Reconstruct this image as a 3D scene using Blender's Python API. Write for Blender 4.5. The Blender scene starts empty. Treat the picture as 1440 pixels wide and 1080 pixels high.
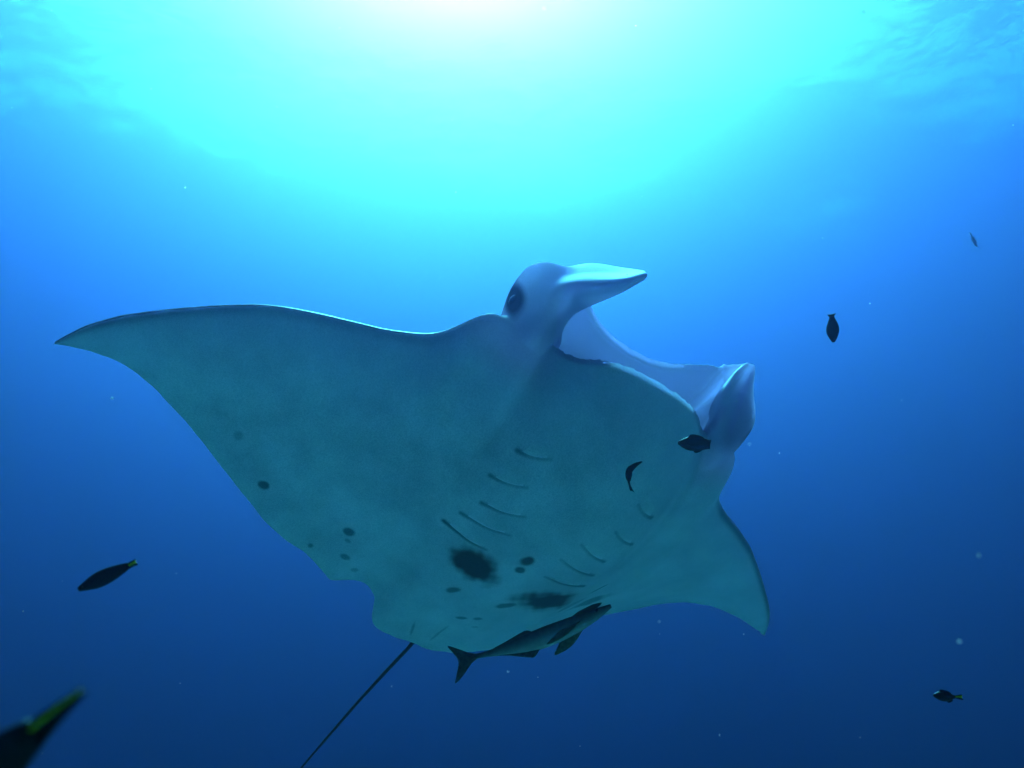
import bpy, bmesh, math, random
import numpy as np
from math import radians as R
from mathutils import Vector, Matrix
from mathutils.bvhtree import BVHTree

sc = bpy.context.scene
col = sc.collection

# ------------------------------------------------------------------ camera
PITCH = 28.0
cam = bpy.data.cameras.new('camera')
camera = bpy.data.objects.new('camera', cam)
col.objects.link(camera)
sc.camera = camera
cam.sensor_width = 36.0
cam.lens = 35.3
cam.clip_start = 0.02
cam.clip_end = 2000.0
camera.rotation_euler = (R(90 + PITCH), 0, 0)
cam.dof.use_dof = True
cam.dof.focus_distance = 3.1
cam.dof.aperture_fstop = 7.0

# ------------------------------------------------------------------ daylight
SUN_EL, SUN_AZ = 58.8, -5.0
world = bpy.data.worlds.new('World')
sc.world = world
world.use_nodes = True
wn = world.node_tree
sky = wn.nodes.new('ShaderNodeTexSky')
sky.sky_type = 'NISHITA'
sky.sun_disc = False
sky.sun_elevation = R(SUN_EL)
sky.sun_rotation = R(SUN_AZ)
wn.links.new(sky.outputs[0], wn.nodes['Background'].inputs[0])
wn.nodes['Background'].inputs[1].default_value = 0.06
sl = bpy.data.lights.new('sun', 'SUN')
sl.energy = 5.0
sl.angle = R(2.5)          # rippled surface spreads the beam
sl.color = (1.0, 0.96, 0.9)
so = bpy.data.objects.new('sun', sl)
col.objects.link(so)
so.rotation_euler = (R(90 - SUN_EL), 0, R(180 - SUN_AZ))

vs = sc.view_settings
vs.view_transform = 'Standard'
vs.look = 'None'
vs.exposure = 6.75          # metered for deep water, fifty metres down
vs.gamma = 1.0
vs.use_curve_mapping = False
sc.cycles.volume_bounces = 4
sc.cycles.max_bounces = 8
sc.cycles.use_denoising = True
sc.cycles.use_adaptive_sampling = False

# ------------------------------------------------------------------ helpers
def tag(o, label=None, cat=None, group=None, kind=None):
    for k, v in (('label', label), ('category', cat), ('group', group), ('kind', kind)):
        if v:
            o[k] = v
    return o

def link(name, me, parent=None, mat=None, smooth=True):
    o = bpy.data.objects.new(name, me)
    col.objects.link(o)
    if parent:
        o.parent = parent
    if mat:
        me.materials.clear()
        me.materials.append(mat)
    if smooth:
        me.polygons.foreach_set('use_smooth', [True] * len(me.polygons))
    return o

def mesh(name, verts, faces):
    me = bpy.data.meshes.new(name)
    me.from_pydata([tuple(map(float, v)) for v in verts], [], [tuple(map(int, f)) for f in faces])
    me.update()
    return me

def empty(name, M):
    o = bpy.data.objects.new(name, None)
    o.empty_display_size = 0.1
    col.objects.link(o)
    o.matrix_world = M
    return o

def new_mat(name):
    m = bpy.data.materials.new(name)
    m.use_nodes = True
    nt = m.node_tree
    nt.nodes.clear()
    return m, nt, nt.nodes.new('ShaderNodeOutputMaterial')

CAM_R = Matrix.Rotation(R(90 + PITCH), 3, 'X')
FPX = 35.3 / 36.0 * 1440.0
def cam_vec(x, y, z):
    """a direction given as right / up / towards the viewer"""
    return CAM_R @ Vector((x, y, z))
def at(px, py, dist):
    d = Vector(((px - 720) / FPX, (540 - py) / FPX, -1.0))
    return CAM_R @ (d.normalized() * dist)

# ------------------------------------------------------------------ sea: surface, bed, and the water itself
HALF = 220.0
SURF, BED = 56.0, -10.0

m_wat, nt, out = new_mat('sea_water')
v = nt.nodes.new('ShaderNodeVolumePrincipled')
v.inputs['Color'].default_value = (0.054, 0.0505, 0.105, 1)
v.inputs['Density'].default_value = 0.100
v.inputs['Anisotropy'].default_value = 0.908
v.inputs['Absorption Color'].default_value = (0.012, 0.19, 0.245, 1)
nt.links.new(v.outputs[0], out.inputs['Volume'])
z0, z1 = BED - 1.0, SURF + 1.5
haze = link('haze', mesh('haze', [(x, y, z) for z in (z0, z1) for x, y in
            ((-HALF, -HALF), (HALF, -HALF), (HALF, HALF), (-HALF, HALF))],
            [(3, 2, 1, 0), (4, 5, 6, 7), (0, 1, 5, 4), (1, 2, 6, 5), (2, 3, 7, 6), (3, 0, 4, 7)]), mat=m_wat, smooth=False)
tag(haze, 'clear blue sea water filling the whole view', 'sea water', kind='stuff')

# wavy underside of the surface: Fresnel decides what passes and what mirrors back
m_srf, nt, out = new_mat('sea_surface')
N, L = nt.nodes.new, nt.links.new
fr = N('ShaderNodeFresnel'); fr.inputs[0].default_value = 1.33
tr = N('ShaderNodeBsdfTransparent')
gl = N('ShaderNodeBsdfGlossy'); gl.inputs['Roughness'].default_value = 0.3
mx = N('ShaderNodeMixShader')
nz = N('ShaderNodeTexNoise'); nz.inputs['Scale'].default_value = 0.35; nz.inputs['Detail'].default_value = 4
geo = N('ShaderNodeNewGeometry')
bp = N('ShaderNodeBump'); bp.inputs['Strength'].default_value = 1.0; bp.inputs['Distance'].default_value = 0.25
L(geo.outputs['Position'], nz.inputs['Vector']); L(nz.outputs[0], bp.inputs['Height'])
L(bp.outputs[0], fr.inputs['Normal']); L(bp.outputs[0], gl.inputs['Normal'])
L(fr.outputs[0], mx.inputs[0]); L(tr.outputs[0], mx.inputs[1]); L(gl.outputs[0], mx.inputs[2]); L(mx.outputs[0], out.inputs[0])
n = 110
g = np.linspace(-HALF + 1, HALF - 1, n)
X, Y = np.meshgrid(g, g, indexing='ij')
Z = SURF + 0.35 * np.sin(X * 0.21 + Y * 0.13) + 0.25 * np.sin(Y * 0.33 - X * 0.08) + 0.15 * np.sin(X * 0.5 + 1.7)
def grid_faces(a, b):
    return [(i * b + j, (i + 1) * b + j, (i + 1) * b + j + 1, i * b + j + 1) for i in range(a - 1) for j in range(b - 1)]
srf = link('water_surface', mesh('water_surface', np.stack([X, Y, Z], -1).reshape(-1, 3), grid_faces(n, n)), mat=m_srf)
tag(srf, 'rippled underside of the sea surface far above', kind='structure')

m_snd, nt, out = new_mat('sand')
N, L = nt.nodes.new, nt.links.new
b = N('ShaderNodeBsdfDiffuse'); nz = N('ShaderNodeTexNoise'); nz.inputs['Scale'].default_value = 0.4; nz.inputs['Detail'].default_value = 6
cr = N('ShaderNodeValToRGB'); cr.color_ramp.elements[0].color = (0.29, 0.27, 0.20, 1); cr.color_ramp.elements[1].color = (0.46, 0.435, 0.33, 1)
geo = N('ShaderNodeNewGeometry')
L(geo.outputs['Position'], nz.inputs['Vector']); L(nz.outputs[0], cr.inputs[0]); L(cr.outputs[0], b.inputs[0]); L(b.outputs[0], out.inputs[0])
n = 90
g = np.linspace(-HALF + 2, HALF - 2, n)
X, Y = np.meshgrid(g, g, indexing='ij')
Z = BED + 0.25 * np.sin(X * 0.11 + 0.5) * np.sin(Y * 0.09) + 0.08 * np.sin(X * 0.4 + Y * 0.3)
bed = link('seabed', mesh('seabed', np.stack([X, Y, Z], -1).reshape(-1, 3), grid_faces(n, n)), mat=m_snd)
tag(bed, 'pale sandy seabed below the frame', kind='structure')

# ------------------------------------------------------------------ manta ray
# Body coordinates: x forward, y to the animal's left, z towards its back; one unit is half the wing span.
SPAN = 1.5
POSE_R = Matrix(((0.57912651, 0.81160121, -0.07691534), (0.71068971, -0.45638181, 0.53538376), (0.39941534, -0.36471787, -0.84109944)))
POSE_T = Vector((0.02290975, -0.43940142, -3.31904852))
MANTA_M = Matrix.Translation(CAM_R @ POSE_T) @ (CAM_R @ POSE_R).to_4x4()
manta = empty('manta_ray', MANTA_M)
tag(manta, 'huge pale bellied manta ray gliding overhead with its mouth open', 'manta ray')

A = np.array
def tab(pts):
    p = A(pts, float)
    return lambda y: np.interp(y, p[:, 0], p[:, 1])
# leading edge / head front (lower side) per side
HEADX = [(0, .470), (.05, .468), (.09, .460), (.12, .449), (.142, .434), (.16, .420), (.18, .412), (.2, .407), (.22, .402), (.25, .40), (.28, .395), (.30, .388), (.315, .378), (.33, .362)]
LEAD_R = tab(HEADX[:-2] + [(.32, .388), (.34, .388), (.353, .384), (.364, .362), (.384, .320), (.407, .289), (.447, .267), (.497, .245), (.551, .229), (.616, .209), (.679, .186), (.725, .163), (.789, .118), (.861, .061), (.921, .008), (.966, -.047), (.985, -.082), (1, -.113)])
LEAD_L = tab(HEADX + [(.345, .325), (.362, .27), (.418, .234), (.501, .202), (.601, .156), (.693, .098), (.76, .054), (.826, .009), (.88, -.03), (.921, -.07), (.96, -.118), (.975, -.135)])
TRAIL_R = tab([(0, -.45), (.056, -.457), (.103, -.446), (.122, -.42), (.142, -.369), (.172, -.345), (.209, -.345), (.261, -.376), (.297, -.352), (.343, -.333), (.402, -.321), (.468, -.294), (.551, -.247), (.633, -.196), (.718, -.148), (.796, -.109), (.848, -.092), (.907, -.087), (.958, -.099), (1, -.113)])
TRAIL_L = tab([(0, -.45), (.05, -.451), (.113, -.437), (.16, -.41), (.209, -.377), (.288, -.357), (.374, -.326), (.464, -.295), (.535, -.256), (.64, -.192), (.702, -.157), (.761, -.126), (.818, -.104), (.865, -.1), (.91, -.112), (.96, -.133), (.975, -.139)])
TZ_L = tab([(0, 0), (.113, .006), (.209, .018), (.288, .085), (.374, .133), (.464, .183), (.535, .207), (.64, .238), (.702, .248), (.761, .235), (.818, .21), (.865, .2), (.91, .21), (.975, .243)])
UPX = tab([(0, .428), (.05, .432), (.1, .446), (.15, .472), (.19, .497), (.21, .497), (.23, .47), (.26, .42), (.30, .388)])
UPZ = tab([(0, .12), (.1, .118), (.15, .12), (.2, .11), (.225, .07), (.25, .03), (.27, 0)])
LOZ = tab([(0, -.068), (.06, -.067), (.12, -.060), (.16, -.050), (.2, -.03), (.22, -.006)])

def smoothstep(a, b, x):
    t = np.clip((x - a) / (b - a), 0, 1)
    return t * t * (3 - 2 * t)

NB, NI = 56, 16
def section(y, side):
    """closed ring at span y: dorsal from tail to upper lip, inside of the mouth, lower lip back to tail along the belly"""
    right = side < 0
    lead = LEAD_R if right else LEAD_L
    tr = (TRAIL_R if right else TRAIL_L)(y)
    xl = lead(y)
    xu = max(UPX(y), xl) if y > .24 else UPX(y)
    if y > .3: xu = xl
    tr = tr + .0022 * math.sin(61 * y + 1.3 * side) * math.sin(23 * y) + .0014 * math.sin(143 * y)
    hz_l = (-.0106 if right else .254) * y ** 1.7
    hz_t = hz_l if right else TZ_L(y)
    w = 1 - smoothstep(.9, 1.0, y)
    tip = 1.0 if right else .975
    Td = .125 * math.exp(-(y / .25) ** 2.4) + .034 * max(0, tip - y) ** .8 + .002
    Tb = .125 * math.exp(-(y / .27) ** 2.4) + .070 * max(0, tip - y) ** .7 * smoothstep(.05, .35, y) + .002
    head = 1 - smoothstep(.27, .36, y)
    c = (np.linspace(0, 1, NB)) ** 1.6
    cm = .36
    def prof(c, a):
        f = np.where(c < cm, np.sin(np.pi / 2 * np.clip(c / cm, 0, 1)) ** a, np.cos(np.pi / 2 * np.clip((c - cm) / (1 - cm), 0, 1)) ** 1.25)
        return f
    a = .6 * (1 - head) + .33 * head
    edge = .0035
    camber = hz_l * (1 - c) + hz_t * c
    uz, lz = UPZ(y), LOZ(y)
    mo = 1 - smoothstep(.19, .26, y)
    ad = a * (1 - mo) + .9 * mo
    zd = camber + edge * np.minimum(1, c * 60 + .2) + uz * (1 - c) ** 2.2 + Td * prof(c, ad) * (1 - mo * .35 * (1 - c))
    zb = camber - edge * np.minimum(1, c * 60 + .2) + lz * (1 - c) ** 2.0 - Tb * prof(c, ad if y < .24 else a)
    xd = xu + (tr - xu) * c
    xb = xl + (tr - xl) * c
    # side of the head carries the eye: a little more depth there
    bul = .05 * math.exp(-((y - .27) / .035) ** 2)
    zd = zd + bul * np.exp(-((xd - .36) / .05) ** 2)
    # mouth lining
    op = max(0.0, 1 - (y / .222) ** 6) ** .5 if y < .222 else 0.0
    dep = .30 * op
    k = np.linspace(0, 1, NI)
    lip = .019 * op
    def zat(xs, xx, zz): return np.interp(xs, xx[::-1], zz[::-1])
    xiu = xu + .005 * op * (1 - k) ** 4 - dep * k * (1 if op > 0 else 0)
    xil = xl - .007 * op - dep * k * (1 if op > 0 else 0)
    thick_u = lip * (1 + .9 * k)
    thick_l = lip * (1 + .9 * k)
    zu_in = zat(xiu, xd, zd) - thick_u
    zl_in = zat(xil, xb, zb) + thick_l
    mid = (zu_in + zl_in) / 2
    pinch = smoothstep(.55, 1.0, k)
    zu_in = zu_in * (1 - pinch) + mid * pinch + .002
    zl_in = zl_in * (1 - pinch) + mid * pinch - .002
    if op == 0:
        xiu = np.full(NI, xu); xil = np.full(NI, xl); zu_in = np.full(NI, zd[0]); zl_in = np.full(NI, zb[0])
    ring = np.concatenate([np.stack([xd[::-1], zd[::-1]], 1), np.stack([xiu, zu_in], 1)[1:], np.stack([xil, zl_in], 1)[::-1][:-1], np.stack([xb, zb], 1)])
    return ring

def station_list(tip):
    ys = np.concatenate([np.linspace(0, .34, 70)[:-1], np.linspace(.34, .9, 70)[:-1], np.linspace(.9, tip, 24)])
    return ys

secs = []
ysl = station_list(.975)
ysr = station_list(1.0)
allst = [(y, -1) for y in ysr[::-1]] + [(y, 1) for y in ysl[1:]]
V = []
for y, s in allst:
    rg = section(float(y), s)
    V.append(np.stack([rg[:, 0], np.full(len(rg), s * y), rg[:, 1]], 1))
V = A(V)
ns, nr = V.shape[:2]
# soften the station-to-station steps
for it in range(5):
    V[1:-1] = .5 * V[1:-1] + .25 * (V[:-2] + V[2:])
F = []
for i in range(ns - 1):
    for j in range(nr):
        F.append((i * nr + j, i * nr + (j + 1) % nr, (i + 1) * nr + (j + 1) % nr, (i + 1) * nr + j))
F.append(tuple(range(nr)))
F.append(tuple(range((ns - 1) * nr, ns * nr))[::-1])
bm = bmesh.new()
def add_grid(vs, fs):
    bv = [bm.verts.new(tuple(map(float, p))) for p in vs]
    for f in fs:
        try:
            bm.faces.new([bv[k] for k in f])
        except ValueError:
            pass
add_grid(V.reshape(-1, 3), F)

# head fins: curved paddles beside the mouth, rows from root to tip, columns from back edge to inward curled lower edge
LOBE_R = A([[[0.35, -0.265, 0.11], [0.32, -0.262, 0.05], [0.32, -0.24, -0.03], [0.33, -0.19, -0.01]],
 [[0.402, -0.292, 0.11], [0.372, -0.283, 0.05], [0.378, -0.256, -0.04], [0.39, -0.187, 0.01]],
 [[0.456, -0.294, 0.12], [0.435, -0.28, 0.06], [0.433, -0.257, -0.03], [0.414, -0.195, 0.03]],
 [[0.481, -0.269, 0.135], [0.474, -0.259, 0.08], [0.471, -0.251, 0.005], [0.439, -0.185, 0.06]],
 [[0.493, -0.218, 0.152], [0.492, -0.222, 0.1], [0.498, -0.227, 0.036], [0.462, -0.162, 0.085]],
 [[0.522, -0.171, 0.172], [0.524, -0.177, 0.112], [0.532, -0.177, 0.045], [0.484, -0.14, 0.1]],
 [[0.548, -0.119, 0.17], [0.552, -0.128, 0.12], [0.562, -0.133, 0.065], [0.524, -0.109, 0.11]],
 [[0.58, -0.082, 0.14], [0.582, -0.086, 0.125], [0.584, -0.088, 0.11], [0.571, -0.083, 0.118]]])
LOBE_L = A([[[0.36, 0.19, 0.11], [0.36, 0.262, 0.1], [0.33, 0.262, 0.04], [0.33, 0.245, -0.03], [0.34, 0.19, -0.01]],
 [[0.493, 0.199, 0.12], [0.429, 0.32, 0.11], [0.412, 0.299, 0.04], [0.39, 0.24, -0.03], [0.405, 0.194, 0.0]],
 [[0.5, 0.2, 0.12], [0.455, 0.318, 0.11], [0.447, 0.283, 0.05], [0.431, 0.214, -0.01], [0.425, 0.201, 0.03]],
 [[0.508, 0.206, 0.12], [0.487, 0.288, 0.11], [0.485, 0.251, 0.06], [0.475, 0.194, 0.01], [0.458, 0.191, 0.04]],
 [[0.518, 0.212, 0.115], [0.513, 0.268, 0.11], [0.513, 0.239, 0.07], [0.512, 0.191, 0.03], [0.503, 0.19, 0.05]],
 [[0.531, 0.218, 0.105], [0.537, 0.248, 0.1], [0.54, 0.227, 0.075], [0.54, 0.195, 0.05], [0.534, 0.194, 0.06]],
 [[0.547, 0.219, 0.09], [0.55, 0.234, 0.09], [0.554, 0.225, 0.08], [0.555, 0.209, 0.07], [0.55, 0.21, 0.075]]])
def catmull(P, m):
    """resample a polyline of arrays along axis 0"""
    n = len(P)
    out = []
    for t in np.linspace(0, n - 1, m):
        i = min(int(t), n - 2); f = t - i
        p0 = P[i - 1] if i > 0 else 2 * P[0] - P[1]
        p1, p2 = P[i], P[i + 1]
        p3 = P[i + 2] if i + 2 < n else 2 * P[-1] - P[-2]
        out.append(.5 * ((2 * p1) + (-p0 + p2) * f + (2 * p0 - 5 * p1 + 4 * p2 - p3) * f * f + (-p0 + 3 * p1 - 3 * p2 + p3) * f ** 3))
    return A(out)
def add_lobe(Lb, flip):
    G = catmull(Lb, 44)
    G = catmull(G.transpose(1, 0, 2), 30).transpose(1, 0, 2)
    a, b = G.shape[:2]
    du = np.gradient(G, axis=0); dv = np.gradient(G, axis=1)
    nn = np.cross(du, dv); nn /= np.linalg.norm(nn, axis=2, keepdims=True) + 1e-9
    nn *= flip
    s = np.linspace(0, 1, a)[:, None]; u = np.linspace(0, 1, b)[None, :]
    th = (.014 * (1 - s) ** 1.3 + .0042) * (.45 + .55 * np.sin(np.pi * np.clip(u * .9 + .05, 0, 1)) ** .6)
    up = G + nn * th[..., None]; dn = G - nn * th[..., None]
    vs = np.concatenate([up.reshape(-1, 3), dn.reshape(-1, 3)])
    o = a * b
    fs = []
    for i in range(a - 1):
        for j in range(b - 1):
            q = (i * b + j, (i + 1) * b + j, (i + 1) * b + j + 1, i * b + j + 1)
            fs.append(q); fs.append(tuple(o + k for k in q[::-1]))
    ringi = [i * b for i in range(a)] + [(a - 1) * b + j for j in range(1, b)] + [i * b + b - 1 for i in range(a - 2, -1, -1)] + [j for j in range(b - 2, 0, -1)]
    for k in range(len(ringi)):
        p, q = ringi[k], ringi[(k + 1) % len(ringi)]
        fs.append((q, p, o + p, o + q))
    add_grid(vs, fs)
add_lobe(LOBE_R, 1)
add_lobe(LOBE_L, 1)
bmesh.ops.scale(bm, vec=(SPAN, SPAN, SPAN), verts=bm.verts)
bmesh.ops.recalc_face_normals(bm, faces=bm.faces)
raw = bpy.data.meshes.new('raw')
bm.to_mesh(raw); bm.free()
tmp = bpy.data.objects.new('tmp', raw)
col.objects.link(tmp)
rm = tmp.modifiers.new('remesh', 'REMESH'); rm.mode = 'VOXEL'; rm.voxel_size = 0.0042
sm = tmp.modifiers.new('smooth', 'SMOOTH'); sm.factor = .5; sm.iterations = 8
dg = bpy.context.evaluated_depsgraph_get()
body_me = bpy.data.meshes.new_from_object(tmp.evaluated_get(dg))
bpy.data.objects.remove(tmp); bpy.data.meshes.remove(raw)
body_me.name = 'body'
nv = len(body_me.vertices)
co = np.empty(nv * 3, np.float32); body_me.vertices.foreach_get('co', co); co = co.reshape(-1, 3) / SPAN
no = np.empty(nv * 3, np.float32); body_me.vertices.foreach_get('normal', no); no = no.reshape(-1, 3)
print('manta body', nv, len(body_me.polygons))

# skin pattern: black back, white belly and mouth, a few black belly marks, plus painted shade in slits and creases
x, y, z = co.T
ay = np.abs(y)
rng = np.random.default_rng(3)
def wob(s, k):
    return np.sin(x * s * 1.3 + y * s + k) * np.sin(y * s * 1.7 - x * s * .6 + 2.1 * k)
def ragged(f, k):
    a = 0
    for q in range(5):
        th, ph, m_ = 1.7 * q + 2.3 * k, 2.9 * q + 5.1 * k, f * (.7 + .17 * q)
        a = a + np.sin(m_ * (x * math.cos(th) + y * math.sin(th)) + ph)
    return a / 5
wing = smoothstep(.33, .42, ay)
pig = smoothstep(.05 - .30 * wing, .35 - .38 * wing, no[:, 2] + .06 * wob(40, 1))
lead_x = np.where(y < 0, LEAD_R(ay), LEAD_L(ay))
pig = np.maximum(pig, wing * np.where(y < 0, .18, .6) * (1 - smoothstep(.004, .022, lead_x - x)))     # dark front margin of the wings
HEADM = smoothstep(.26, .31, x) * (1 - smoothstep(.30, .36, ay))
pig = pig * (1 - HEADM * (1 - (1 - smoothstep(.30, .36, x)) * smoothstep(.06, .1, z)))
# (centre, half axis, half axis, strength) in body coordinates on the belly
SPOTS_AND_CREASES = [((-.092, -.062), (-.022, .062), (.043, .004), .93),
         ((-.003, .010), (.016, .006), (-.006, .013), .86), ((-.037, .018), (.012, .003), (-.003, .012), .8),
         ((-.116, .150), (.027, .062), (.042, -.032), .92), ((-.150, .318), (.050, .034), (-.018, .018), .65),
         ((-.145, .25), (.03, .02), (-.014, .014), .45),
         ((-.174, .080), (.019, .017), (.007, -.009), .7), ((-.201, -.515), (.011, 0), (0, .011), .75),
         ((-.204, -.308), (.012, 0), (0, .012), .7), ((-.229, -.295), (.006, 0), (0, .007), .4), ((-.28, -.274), (.010, 0), (0, .011), .55),
         ((-.301, -.348), (.010, 0), (0, .008), .55), ((-.309, -.232), (.010, 0), (0, .010), .4), ((-.109, -.617), (.014, 0), (0, .010), .3),
         ((-.195, -.047), (.018, .010), (-.006, .009), .65), ((-.281, .036), (.008, .012), (.006, -.004), .6), ((-.262, .067), (.008, .010), (.006, -.004), .55),
         ((-.3, .085), (.006, .008), (.005, -.004), .35), ((-.059, .266), (.022, .014), (-.003, .005), .7), ((-.396, -.024), (.030, -.012), (.0014, .0035), .45),
         ((-.376, .0345), (.038, -.0015), (0, .0035), .4)]  # last two: pelvic fin creases, their shade painted as dark lines
belly = (no[:, 2] < .1)
for (sx, sy), (ax, ay_), (bx, by), st in SPOTS_AND_CREASES:
    det = ax * by - ay_ * bx
    ux = ((x - sx) * by - (y - sy) * bx) / det
    uy = (-(x - sx) * ay_ + (y - sy) * ax) / det
    d = np.sqrt(ux ** 2 + uy ** 2) + .30 * ragged(38, 1 + sx) + .20 * ragged(95, 2 + sy) + .12 * ragged(230, 3)
    pig = np.maximum(pig, st * (1 - smoothstep(.6, 1.25, d)) * belly)
# gill slits: shade of the openings painted dark behind five flaps on each side
GILLS = [((.221, -.173), (.246, -.113)), ((.143, -.183), (.168, -.114)), ((.077, -.158), (.105, -.073)), ((.024, -.172), (.044, -.066)), ((-.021, -.184), (-.024, -.077))]
for k, (p, q) in enumerate(GILLS):
    for sgn in (1, -1):
        px, py, qx, qy = p[0], p[1] * sgn, q[0], q[1] * sgn
        t = np.clip(((x - px) * (qx - px) + (y - py) * (qy - py)) / ((qx - px) ** 2 + (qy - py) ** 2), 0, 1)
        d = np.hypot(x + .004 + .005 * np.sin(np.pi * t) - px - t * (qx - px), y - py - t * (qy - py))
        pig = np.maximum(pig, (.8 if k == 4 else .62) * (1 - smoothstep(.0010, .0095 - .003 * t, d)) * (1 - .45 * t) * belly)
# dark patch round each eye
for sgn in (-1, 1):
    d = np.sqrt(((x - .408) / .030) ** 2 + ((y - sgn * .300) / .06) ** 2 + ((z - .062) / .060) ** 2) + .1 * wob(60, 2)
    pig = np.maximum(pig, .95 * (1 - smoothstep(.5, 1.2, d)))
pig = np.clip(pig, 0, 1)
jaw = (1 - smoothstep(.17, .20, ay)) * (1 - smoothstep(-.01, .03, z))
lipx = np.interp(ay, [p[0] for p in HEADX], [p[1] for p in HEADX])
low_lip = smoothstep(lipx - .015, lipx - .007, x) * (ay < .2) * (z < .0)
up_lip = smoothstep(-.014, -.006, x - UPX(ay)) * (x < UPX(ay) + .014) * (ay < .13) * (z > .06)
thin = .08 + (.26 + .44 * smoothstep(.19, .24, ay + .6 * np.maximum(0, x - .49))) * smoothstep(.29, .37, x) * (1 - jaw)
thin = np.maximum(thin, .85 * np.maximum(low_lip, up_lip))      # lips are a thin, see-through membrane
th_ = body_me.attributes.new('thin', 'FLOAT', 'POINT')
th_.data.foreach_set('value', thin.astype(np.float32))
lining_and_light = .9 * smoothstep(.10, .14, x) * (1 - smoothstep(.235, .27, ay)) * (no[:, 2] < .3) * smoothstep(-.045, -.01, z) * (1 - smoothstep(.16, .2, z))
lining_and_light = np.maximum(lining_and_light, .6 * smoothstep(.28, .38, x) * (1 - .5 * jaw))  # blue light on the head front, put into the skin colour
lining_and_light = np.maximum(lining_and_light, .42 * (1 - smoothstep(.0, .26, lead_x - x)))      # blue ambient light on the front margins, painted as a lilac tint
ln_ = body_me.attributes.new('lining_and_light', 'FLOAT', 'POINT')
ln_.data.foreach_set('value', lining_and_light.astype(np.float32))
at_ = body_me.attributes.new('pigment_and_shade', 'FLOAT', 'POINT')
at_.data.foreach_set('value', pig.astype(np.float32))

m_skin, nt, out = new_mat('manta_skin')
N, L = nt.nodes.new, nt.links.new
pb = N('ShaderNodeBsdfPrincipled')
atn = N('ShaderNodeAttribute'); atn.attribute_name = 'pigment_and_shade'
tc = N('ShaderNodeTexCoord')
n1 = N('ShaderNodeTexNoise'); n1.inputs['Scale'].default_value = 5.0; n1.inputs['Detail'].default_value = 7; n1.inputs['Roughness'].default_value = .62
n2 = N('ShaderNodeTexNoise'); n2.inputs['Scale'].default_value = 190.0; n2.inputs['Detail'].default_value = 3
rmp = N('ShaderNodeValToRGB')
rmp.color_ramp.elements[0].position = .3; rmp.color_ramp.elements[0].color = (.40, .42, .43, 1)
rmp.color_ramp.elements[1].position = .7; rmp.color_ramp.elements[1].color = (.68, .69, .67, 1)
mul = N('ShaderNodeMix'); mul.data_type = 'RGBA'; mul.blend_type = 'MULTIPLY'; mul.inputs[0].default_value = .38
mixc = N('ShaderNodeMix'); mixc.data_type = 'RGBA'
mixc.inputs[7].default_value = (.012, .013, .016, 1)
L(tc.outputs['Object'], n1.inputs['Vector']); L(tc.outputs['Object'], n2.inputs['Vector'])
rm2 = N('ShaderNodeValToRGB')
rm2.color_ramp.elements[0].position = .34; rm2.color_ramp.elements[0].color = (.42, .43, .46, 1)
rm2.color_ramp.elements[1].position = .66; rm2.color_ramp.elements[1].color = (1, 1, 1, 1)
L(n2.outputs[0], rm2.inputs[0])
L(n1.outputs[0], rmp.inputs[0]); L(rmp.outputs[0], mul.inputs[6]); L(rm2.outputs[0], mul.inputs[7])
lnn = N('ShaderNodeAttribute'); lnn.attribute_name = 'lining_and_light'
lil = N('ShaderNodeMix'); lil.data_type = 'RGBA'; lil.inputs[7].default_value = (.60, .47, .66, 1)     # lilac mouth skin, plus blue light painted on head fins and front margins
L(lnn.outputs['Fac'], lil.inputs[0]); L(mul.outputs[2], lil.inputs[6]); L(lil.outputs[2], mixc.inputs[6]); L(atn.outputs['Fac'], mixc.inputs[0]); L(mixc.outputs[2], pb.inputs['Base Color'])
pb.inputs['Roughness'].default_value = .5
pb.inputs['Specular IOR Level'].default_value = .6
shw = N('ShaderNodeMapRange'); shw.inputs[3].default_value = 1.0; shw.inputs[4].default_value = .05
L(atn.outputs['Fac'], shw.inputs[0]); L(shw.outputs[0], pb.inputs['Sheen Weight'])
sps = N('ShaderNodeMapRange'); sps.inputs[3].default_value = .6; sps.inputs[4].default_value = .06
L(atn.outputs['Fac'], sps.inputs[0]); L(sps.outputs[0], pb.inputs['Specular IOR Level'])
pb.inputs['Sheen Roughness'].default_value = .5
bpn = N('ShaderNodeBump'); bpn.inputs['Strength'].default_value = .25; bpn.inputs['Distance'].default_value = .004
L(n2.outputs[0], bpn.inputs['Height']); L(bpn.outputs[0], pb.inputs['Normal'])
tl = N('ShaderNodeBsdfTranslucent')
mxs = N('ShaderNodeMixShader')
thn = N('ShaderNodeAttribute'); thn.attribute_name = 'thin'; L(thn.outputs['Fac'], mxs.inputs[0])
L(mixc.outputs[2], tl.inputs[0]); L(pb.outputs[0], mxs.inputs[1]); L(tl.outputs[0], mxs.inputs[2]); L(mxs.outputs[0], out.inputs[0])
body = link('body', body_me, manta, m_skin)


bvh = BVHTree.FromPolygons([v.co for v in body_me.vertices], [p.vertices for p in body_me.polygons])
def under(px, py):
    """point of the belly surface below body coordinates (px, py), metres"""
    h = bvh.ray_cast(Vector((px * SPAN, py * SPAN, -1.0)), Vector((0, 0, 1)))
    return h[0], h[1]

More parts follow.
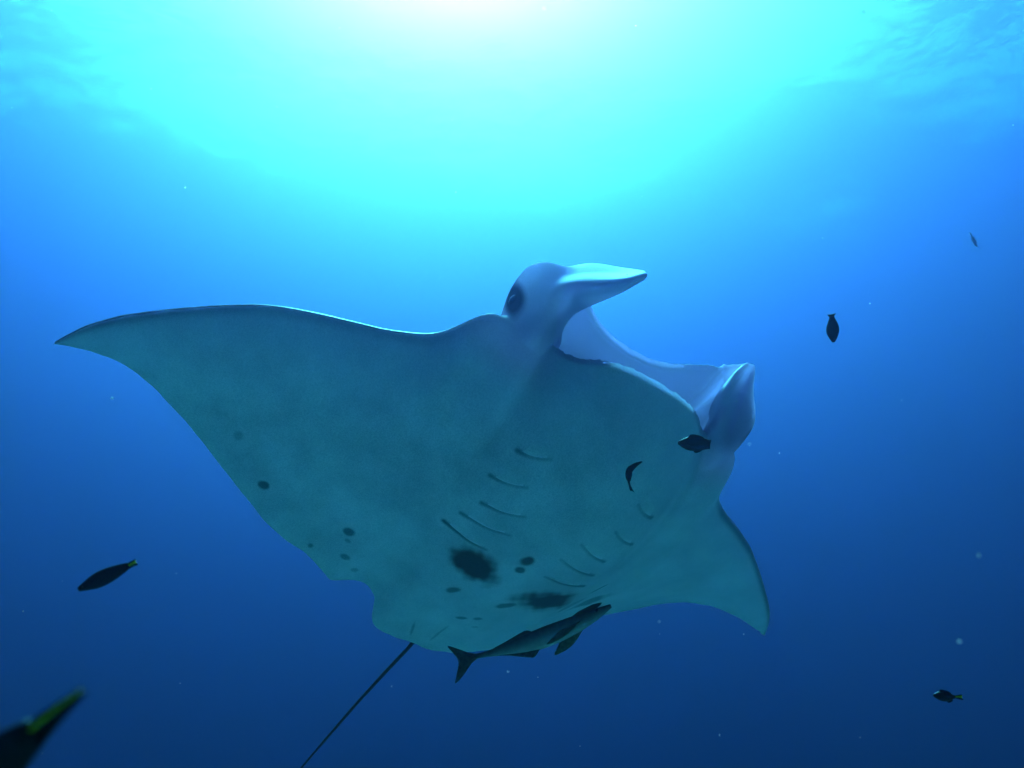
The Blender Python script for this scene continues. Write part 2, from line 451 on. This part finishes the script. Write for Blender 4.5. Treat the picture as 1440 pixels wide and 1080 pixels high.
# gill flaps: thin plates flush in front, lifted a little over the slit behind
def gill_flap(p, q, sgn, k):
    nu, nw = 12, 6
    top, bot = [], []
    for a in range(nu):
        u = a / (nu - 1)
        for b in range(nw):
            w = b / (nw - 1)                     # 0 free edge .. 1 front
            bow = .005 * math.sin(math.pi * u)
            X = p[0] + (q[0] - p[0]) * u + .040 * w - bow * (1 - w)
            Yv = (p[1] + (q[1] - p[1]) * u) * sgn
            h, n_ = under(X, Yv)
            sd = math.sin(math.pi * u) ** .6 if 0 < u < 1 else 0.0
            lift = (.0022 * (1 - w) ** 1.5 * sd) - .0035 * max(w ** 2, 1 - sd)
            top.append(h + n_ * (lift + .0004))
            bot.append(h + n_ * (lift * .4 - .0065))
    vs = top + bot
    o = nu * nw
    fs = []
    for a in range(nu - 1):
        for b in range(nw - 1):
            f = (a * nw + b, (a + 1) * nw + b, (a + 1) * nw + b + 1, a * nw + b + 1)
            fs.append(f); fs.append(tuple(o + c for c in f[::-1]))
    rim = [a * nw for a in range(nu)] + [(nu - 1) * nw + b for b in range(1, nw)] + [a * nw + nw - 1 for a in range(nu - 2, -1, -1)] + [b for b in range(nw - 2, 0, -1)]
    for c in range(len(rim)):
        e, f = rim[c], rim[(c + 1) % len(rim)]
        fs.append((f, e, o + e, o + f))
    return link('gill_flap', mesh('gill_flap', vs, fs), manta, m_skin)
for k, (p, q) in enumerate(GILLS):
    for sgn in (1, -1):
        gill_flap(p, q, sgn, k)

def simple_mat(name, rgb, rough=.5, spec=.3, vary=.25, scale=60.0, trans=0.0):
    m, nt, out = new_mat(name)
    N, L = nt.nodes.new, nt.links.new
    pb = N('ShaderNodeBsdfPrincipled')
    tc = N('ShaderNodeTexCoord'); nz = N('ShaderNodeTexNoise'); nz.inputs['Scale'].default_value = scale; nz.inputs['Detail'].default_value = 4
    cr = N('ShaderNodeValToRGB')
    cr.color_ramp.elements[0].color = (*[c * (1 - vary) for c in rgb], 1); cr.color_ramp.elements[0].position = .3
    cr.color_ramp.elements[1].color = (*[min(1, c * (1 + vary)) for c in rgb], 1); cr.color_ramp.elements[1].position = .7
    L(tc.outputs['Object'], nz.inputs['Vector']); L(nz.outputs[0], cr.inputs[0]); L(cr.outputs[0], pb.inputs['Base Color'])
    pb.inputs['Roughness'].default_value = rough
    pb.inputs['Specular IOR Level'].default_value = spec
    if trans:
        tl = N('ShaderNodeBsdfTranslucent'); ms = N('ShaderNodeMixShader'); ms.inputs[0].default_value = trans
        L(cr.outputs[0], tl.inputs[0]); L(pb.outputs[0], ms.inputs[1]); L(tl.outputs[0], ms.inputs[2]); L(ms.outputs[0], out.inputs[0])
    else:
        L(pb.outputs[0], out.inputs[0])
    return m

def ball(c, r, ax=(1, 1, 1), nu=12, nv_=8):
    vs, fs = [], []
    for i in range(nv_ + 1):
        for j in range(nu):
            th, ph = math.pi * i / nv_, 2 * math.pi * j / nu
            vs.append((c[0] + r * ax[0] * math.sin(th) * math.cos(ph), c[1] + r * ax[1] * math.sin(th) * math.sin(ph), c[2] + r * ax[2] * math.cos(th)))
    for i in range(nv_):
        for j in range(nu):
            fs.append((i * nu + j, (i + 1) * nu + j, (i + 1) * nu + (j + 1) % nu, i * nu + (j + 1) % nu))
    return vs, fs

m_eye = simple_mat('dark_eye', (.008, .008, .01), .35, .3)
for sgn in (-1, 1):
    h = bvh.ray_cast(Vector((.405 * SPAN, sgn * .6 * SPAN, .066 * SPAN)), Vector((0, -sgn, 0)))
    c = h[0] - h[1] * .012
    link('eye', mesh('eye', *ball(c, .019, (1.25, 1, 1))), manta, m_eye)

# whip tail
pts = [Vector(p) * SPAN for p in ((-.40, .003, .012), (-.446, .012, .004), (-.56, .009, .002), (-.688, .006, 0), (-.84, .007, 0), (-.986, .010, 0), (-1.17, .018, .004), (-1.4, .03, .01))]
P = catmull(A([list(p) for p in pts]), 60)
vs, fs = [], []
for i, p in enumerate(P):
    r = (.0062 * (1 - i / 59) ** .8 + .0020)
    for j in range(8):
        a = 2 * math.pi * j / 8
        vs.append((p[0], p[1] + r * math.cos(a), p[2] + r * math.sin(a)))
for i in range(59):
    for j in range(8):
        fs.append((i * 8 + j, i * 8 + (j + 1) % 8, (i + 1) * 8 + (j + 1) % 8, (i + 1) * 8 + j))
fs += [tuple(range(7, -1, -1)), tuple(59 * 8 + j for j in range(8))]
link('tail', mesh('tail', vs, fs), manta, simple_mat('dark_tail_skin', (.02, .02, .022), .5))
# small fin on the back at the tail base
def plate(poly, th, plane='xz', y0=0.0):
    """closed thin plate from an outline, thin towards its rim"""
    n_ = len(poly)
    c = A(poly).mean(0)
    def P3(u, w, d): return (u, y0 + d, w) if plane == 'xz' else (u, w, d + y0)
    vs = [P3(u, w, 0) for u, w in poly]
    inn = [(c[0] + (u - c[0]) * .62, c[1] + (w - c[1]) * .62) for u, w in poly]
    vs += [P3(u, w, th / 2) for u, w in inn] + [P3(u, w, -th / 2) for u, w in inn]
    vs += [P3(c[0], c[1], th / 2), P3(c[0], c[1], -th / 2)]
    fs = []
    for i in range(n_):
        j = (i + 1) % n_
        fs += [(i, j, n_ + j, n_ + i), (j, i, 2 * n_ + i, 2 * n_ + j), (n_ + i, n_ + j, 3 * n_), (2 * n_ + j, 2 * n_ + i, 3 * n_ + 1)]
    return vs, fs
link('dorsal_fin', mesh('dorsal_fin', *plate([(SPAN * u, SPAN * w) for u, w in ((-.33, .03), (-.36, .06), (-.40, .085), (-.425, .088), (-.42, .06), (-.43, .02))], .018)), manta, simple_mat('back_skin', (.014, .015, .018), .5))

# ------------------------------------------------------------------ fish
def smooth_poly(pts, m=5):
    p = A(pts + [pts[0]], float)
    q = catmull(p, (len(pts)) * m + 1)[:-1]
    return [tuple(v) for v in q]

def fish_mesh(L, hs, ws, bend=0.0, up=None, ring=14, n=26, nose=.5):
    """lofted body along +x (snout at x = L/2): half heights hs and half widths ws as fractions of length, tail to snout"""
    t = np.linspace(0, 1, n)
    ts = np.linspace(0, 1, len(hs))
    H = np.maximum(np.interp(t, ts, hs), .004); W = np.maximum(np.interp(t, ts, ws), .004)
    k = A([.25, .5, .25])
    for _ in range(2):
        H[1:-1] = np.convolve(H, k, 'valid'); W[1:-1] = np.convolve(W, k, 'valid')
    vs, fs = [], []
    for i in range(n):
        x_ = (t[i] - .5) * L
        b_ = bend * L * ((2 * t[i] - 1) ** 2 - .5)
        for j in range(ring):
            a = 2 * math.pi * j / ring
            vs.append((x_, W[i] * L * math.cos(a) + (b_ if up is None else 0), H[i] * L * math.sin(a) + (b_ if up else 0)))
    for i in range(n - 1):
        for j in range(ring):
            fs.append((i * ring + j, i * ring + (j + 1) % ring, (i + 1) * ring + (j + 1) % ring, (i + 1) * ring + j))
    fs += [tuple(range(ring - 1, -1, -1)), tuple((n - 1) * ring + j for j in range(ring))]
    return vs, fs

def bendv(vs, L, bend, up):
    out = []
    for (a, b, c) in vs:
        d = bend * L * ((2 * (a / L + .5) - 1) ** 2 - .5)
        out.append((a, b + (0 if up else d), c + (d if up else 0)))
    return out

def place(name, pos, head, upv):
    f = cam_vec(*head).normalized(); u = cam_vec(*upv)
    l_ = u.cross(f).normalized(); u = f.cross(l_)
    M = Matrix((f, l_, u)).transposed().to_4x4()
    return empty(name, Matrix.Translation(pos) @ M)

m_fish = simple_mat('black_scales', (.010, .011, .013), .55, .1, .3, 300)
m_fin = simple_mat('black_fin', (.010, .011, .013), .7, .05, .3, 300)
m_yel = simple_mat('yellow_green_fin', (.9, .62, .01), .6, .2, .2, 300, .35)
m_fish_g = simple_mat('olive_scales', (.06, .07, .05), .5, .3, .3, 300)
m_pale = simple_mat('pale_scales', (.30, .30, .28), .5, .3, .2, 300)

def small_fish(pos, L, head, upv, label, hs, ws, tail='yellow', bend=0.0, skin=None, up=None, tail_len=.2, fins=True, tail_h=1.0, band=0.0):
    skin = skin or m_fish
    r = place('reef_fish', pos, head, upv)
    tag(r, label, 'fish', 'small dark fish around the manta')
    hb = hs[0]
    def add(nm, vf, m, parent=r):
        return link(nm, mesh(nm, bendv(vf[0], L, bend, up), vf[1]), parent, m)
    link('body', mesh('body', *fish_mesh(L, hs, ws, bend, up)), r, skin)
    tm = max(1.6 * tail_h, .45 + tail_h)
    T = [(-.47, hb * .9), (-.5 - tail_len * .5, hb * tm), (-.5 - tail_len, hb * 2.0 * tail_h), (-.5 - tail_len * .86, 0), (-.5 - tail_len, -hb * 2.0 * tail_h), (-.5 - tail_len * .5, -hb * tm), (-.47, -hb * .9)]
    tf = add('tail_fin', plate(smooth_poly([(u * L, w * L) for u, w in T], 3), .012 * L), m_fin if tail != 'plain' else skin)
    if tail == 'yellow':
        lo = -.3 if not band else .1
        Bd = [(-.44, hb * .5), (-.5 - tail_len * .5, hb * tm * .62), (-.5 - tail_len * .97, hb * 1.4 * tail_h), (-.5 - tail_len * .88, 0), (-.5 - tail_len * .97, hb * lo * 2 * tail_h), (-.5 - tail_len * .5, hb * lo), (-.44, hb * lo)]
        add('tail_band', plate(smooth_poly([(u * L, (w + band * hb) * L) for u, w in Bd], 3), .03 * L), m_yel, tf)
    if fins:
        hm = max(hs)
        D = [(.22, hm * .78), (.12, hm * 1.25), (-.1, hm * 1.22), (-.3, hm * .95), (-.36, hm * .55), (-.2, hm * .45), (.05, hm * .6)]
        add('dorsal_fin', plate(smooth_poly([(u * L, w * L) for u, w in D], 3), .012 * L), m_fin)
        An = [(.0, -hm * .8), (-.1, -hm * 1.25), (-.28, -hm * 1.0), (-.35, -hm * .55), (-.2, -hm * .5)]
        add('anal_fin', plate(smooth_poly([(u * L, w * L) for u, w in An], 3), .012 * L), m_fin)
        wm = max(ws)
        for sg in (-1, 1):
            Pc = [(.2, -.01), (.12, -.05), (.03, -.06), (.04, -.015), (.12, .005)]
            vf = plate(smooth_poly([(u * L, w * L) for u, w in Pc], 3), .008 * L)
            vf = ([(a, b + sg * L * (wm * .95 + .35 * (.2 - a / L) * .5), c) for a, b, c in vf[0]], vf[1])
            add('pectoral_fin', vf, m_fin)
    for sg in (-1, 1):
        t_ = .9
        w_ = np.interp(t_, np.linspace(0, 1, len(ws)), ws)
        vf = ball(((t_ - .5) * L, sg * w_ * L * .85, hs[-2] * .25 * L), .016 * L)
        add('eye', vf, m_eye)
    return r

SLIM_H = [.035, .05, .085, .115, .125, .115, .085, .03]
SLIM_W = [.015, .025, .045, .06, .065, .06, .045, .02]
DEEP_H = [.06, .10, .18, .23, .235, .20, .13, .04]
DEEP_W = [.02, .035, .06, .08, .085, .08, .055, .02]
small_fish(at(146, 812, 1.55), .075, (-.88, -.42, .15), (-.40, .88, .1), 'black fish with yellow green tail tip, left of the manta in open water', [.06, .10, .13, .15, .155, .135, .09, .04], SLIM_W, tail_len=.15, tail_h=.5, fins=False)
small_fish(at(-154, 1196, .50), .142, (-.77, -.64, .10), (-.62, .72, .15), 'blurred tail of a black fish, yellow green streak, close to the camera', [.042, .085, .12, .14, .145, .13, .09, .03], [.015, .03, .05, .07, .075, .07, .05, .03], tail_len=.17, tail_h=.12, band=.06, fins=False)
small_fish(at(975, 624, 2.72), .084, (-1, .06, .15), (.05, .95, .2), 'plump black fish just below the corner of the manta mouth', [.15, .19, .225, .24, .24, .21, .14, .05], DEEP_W, tail='black', tail_len=.07, tail_h=.5)
small_fish(at(890, 664, 2.75), .074, (.42, .85, .1), (-.85, .42, .2), 'thin black curved fish against the pale throat of the manta', [.045, .06, .085, .105, .115, .11, .085, .035], SLIM_W, tail='black', bend=-.26, up=True, tail_len=.17, tail_h=1.0)
small_fish(at(1171, 463, 2.9), .078, (-.05, -.9, .35), (.75, .05, .5), 'dark upright fish in blue water right of the mouth', [.08, .13, .19, .23, .235, .20, .13, .05], DEEP_W, tail='plain', skin=m_fish, tail_len=.10, fins=False)
small_fish(at(1370, 339, 14.0), .17, (.35, -.9, .2), (.9, .35, .1), 'tiny faint fish in the far blue water at upper right', SLIM_H, SLIM_W, tail='plain', skin=m_pale)
small_fish(at(1328, 979, 2.1), .040, (-.55, -.12, -.55), (-.1, .9, .3), 'small round dark fish with greenish tail, in the lower right water', [.07, .12, .2, .25, .26, .23, .16, .06], [.04, .08, .14, .18, .19, .17, .12, .05], tail_len=.34)

# slender remora trailing under the rear belly
rem = place('remora', at(764, 892, 3.30), (.93, .36, .06), (-.30, .72, -.55))
tag(rem, 'long grey remora with forked tail swimming under the rear edge of the manta', 'remora')
L_ = .468
RB, RU = .045, True
m_rem, nt, out = new_mat('remora_skin')
N, L = nt.nodes.new, nt.links.new
pb = N('ShaderNodeBsdfPrincipled'); tc = N('ShaderNodeTexCoord'); sp = N('ShaderNodeSeparateXYZ'); mr = N('ShaderNodeMapRange')
mr.inputs[1].default_value = -.03; mr.inputs[2].default_value = .012
cr = N('ShaderNodeValToRGB'); cr.color_ramp.elements[0].color = (.30, .31, .27, 1); cr.color_ramp.elements[1].color = (.05, .055, .055, 1)
nz = N('ShaderNodeTexNoise'); nz.inputs['Scale'].default_value = 40; ma = N('ShaderNodeMath'); ma.operation = 'MULTIPLY_ADD'; ma.inputs[1].default_value = .5
L(tc.outputs['Object'], sp.inputs[0]); L(sp.outputs[2], mr.inputs[0]); L(tc.outputs['Object'], nz.inputs['Vector'])
sb = N('ShaderNodeMath'); sb.operation = 'SUBTRACT'; sb.inputs[1].default_value = .25
L(nz.outputs[0], ma.inputs[0]); L(mr.outputs[0], ma.inputs[2]); L(ma.outputs[0], sb.inputs[0]); L(sb.outputs[0], cr.inputs[0])
L(cr.outputs[0], pb.inputs['Base Color']); pb.inputs['Roughness'].default_value = .5; pb.inputs['Specular IOR Level'].default_value = .2; L(pb.outputs[0], out.inputs[0])
m_rfin = simple_mat('remora_fin', (.11, .125, .10), .6, .1, .25, 80, .3)
m_rfin2 = simple_mat('remora_pale_fin', (.2, .24, .16), .6, .1, .25, 80, .6)
link('body', mesh('body', *fish_mesh(L_, [.016, .022, .034, .052, .066, .072, .070, .062, .050, .035, .012], [.010, .016, .026, .04, .052, .058, .060, .060, .056, .046, .018], RB, RU, 18, 40)), rem, m_rem)
def radd(nm, poly, th, m, plane='xz', y0=0, tilt=None, parent=rem):
    vf = plate(smooth_poly([(u * L_, w * L_) for u, w in poly], 3), th * L_, plane, y0 * L_)
    vs_ = vf[0]
    if tilt:
        vs_ = tilt(vs_)
    return link(nm, mesh(nm, bendv(vs_, L_, RB, RU), vf[1]), parent, m)
radd('tail_fin', [(-.47, .012), (-.53, .035), (-.60, .075), (-.665, .105), (-.635, .04), (-.615, -.015), (-.64, -.085), (-.675, -.17), (-.60, -.115), (-.53, -.045), (-.47, -.012)], .012, m_rfin)
radd('dorsal_fin', [(-.06, .058), (-.10, .088), (-.16, .082), (-.28, .050), (-.36, .028), (-.30, .02), (-.15, .04)], .010, m_rfin)
radd('anal_fin', [(-.04, -.055), (-.10, -.108), (-.15, -.095), (-.26, -.05), (-.34, -.026), (-.25, -.02), (-.12, -.04)], .010, m_rfin)
for sg in (-1, 1):
    radd('pectoral_fin', [(.28, -.015), (.23, -.05), (.14, -.09), (.02, -.10), (.06, -.06), (.14, -.015)], .008, m_rfin2,
         tilt=lambda v_, s_=sg: [(a, b + s_ * (.045 * L_ + .75 * (.0 - c)), c) for a, b, c in v_])
radd('sucker_disc', [(.45, 0), (.42, .028), (.33, .034), (.24, .03), (.21, 0), (.24, -.03), (.33, -.034), (.42, -.028)], .03, m_rfin, plane='xy', y0=.052)
for sg in (-1, 1):
    vf = ball((.40 * L_, sg * .046 * L_, .002), .012 * L_)
    link('eye', mesh('eye', bendv(vf[0], L_, RB, RU), vf[1]), rem, m_eye)

# ------------------------------------------------------------------ drifting specks
random.seed(11)
vs, fs = [], []
for k in range(70):
    d = random.uniform(.7, 6.0)
    c = at(random.uniform(-80, 1520), random.uniform(-60, 1140), d)
    r = random.uniform(.0005, .0011) * (1 + .25 * d)
    e = Vector((random.uniform(.6, 1.6), random.uniform(.6, 1.3), random.uniform(.6, 1.6)))
    b_ = len(vs)
    for ax in ((1, 0, 0), (-1, 0, 0), (0, 1, 0), (0, -1, 0), (0, 0, 1), (0, 0, -1)):
        vs.append(c + Vector((ax[0] * e.x, ax[1] * e.y, ax[2] * e.z)) * r)
    fs += [(b_ + i, b_ + j, b_ + l_) for i, j, l_ in ((0, 2, 4), (2, 1, 4), (1, 3, 4), (3, 0, 4), (2, 0, 5), (1, 2, 5), (3, 1, 5), (0, 3, 5))]
snow = link('drifting_plankton', mesh('drifting_plankton', vs, fs), mat=simple_mat('plankton', (.62, .60, .52), .7, .2, .2, 5, .4))
tag(snow, 'tiny pale plankton specks drifting through the water', 'plankton', kind='stuff')
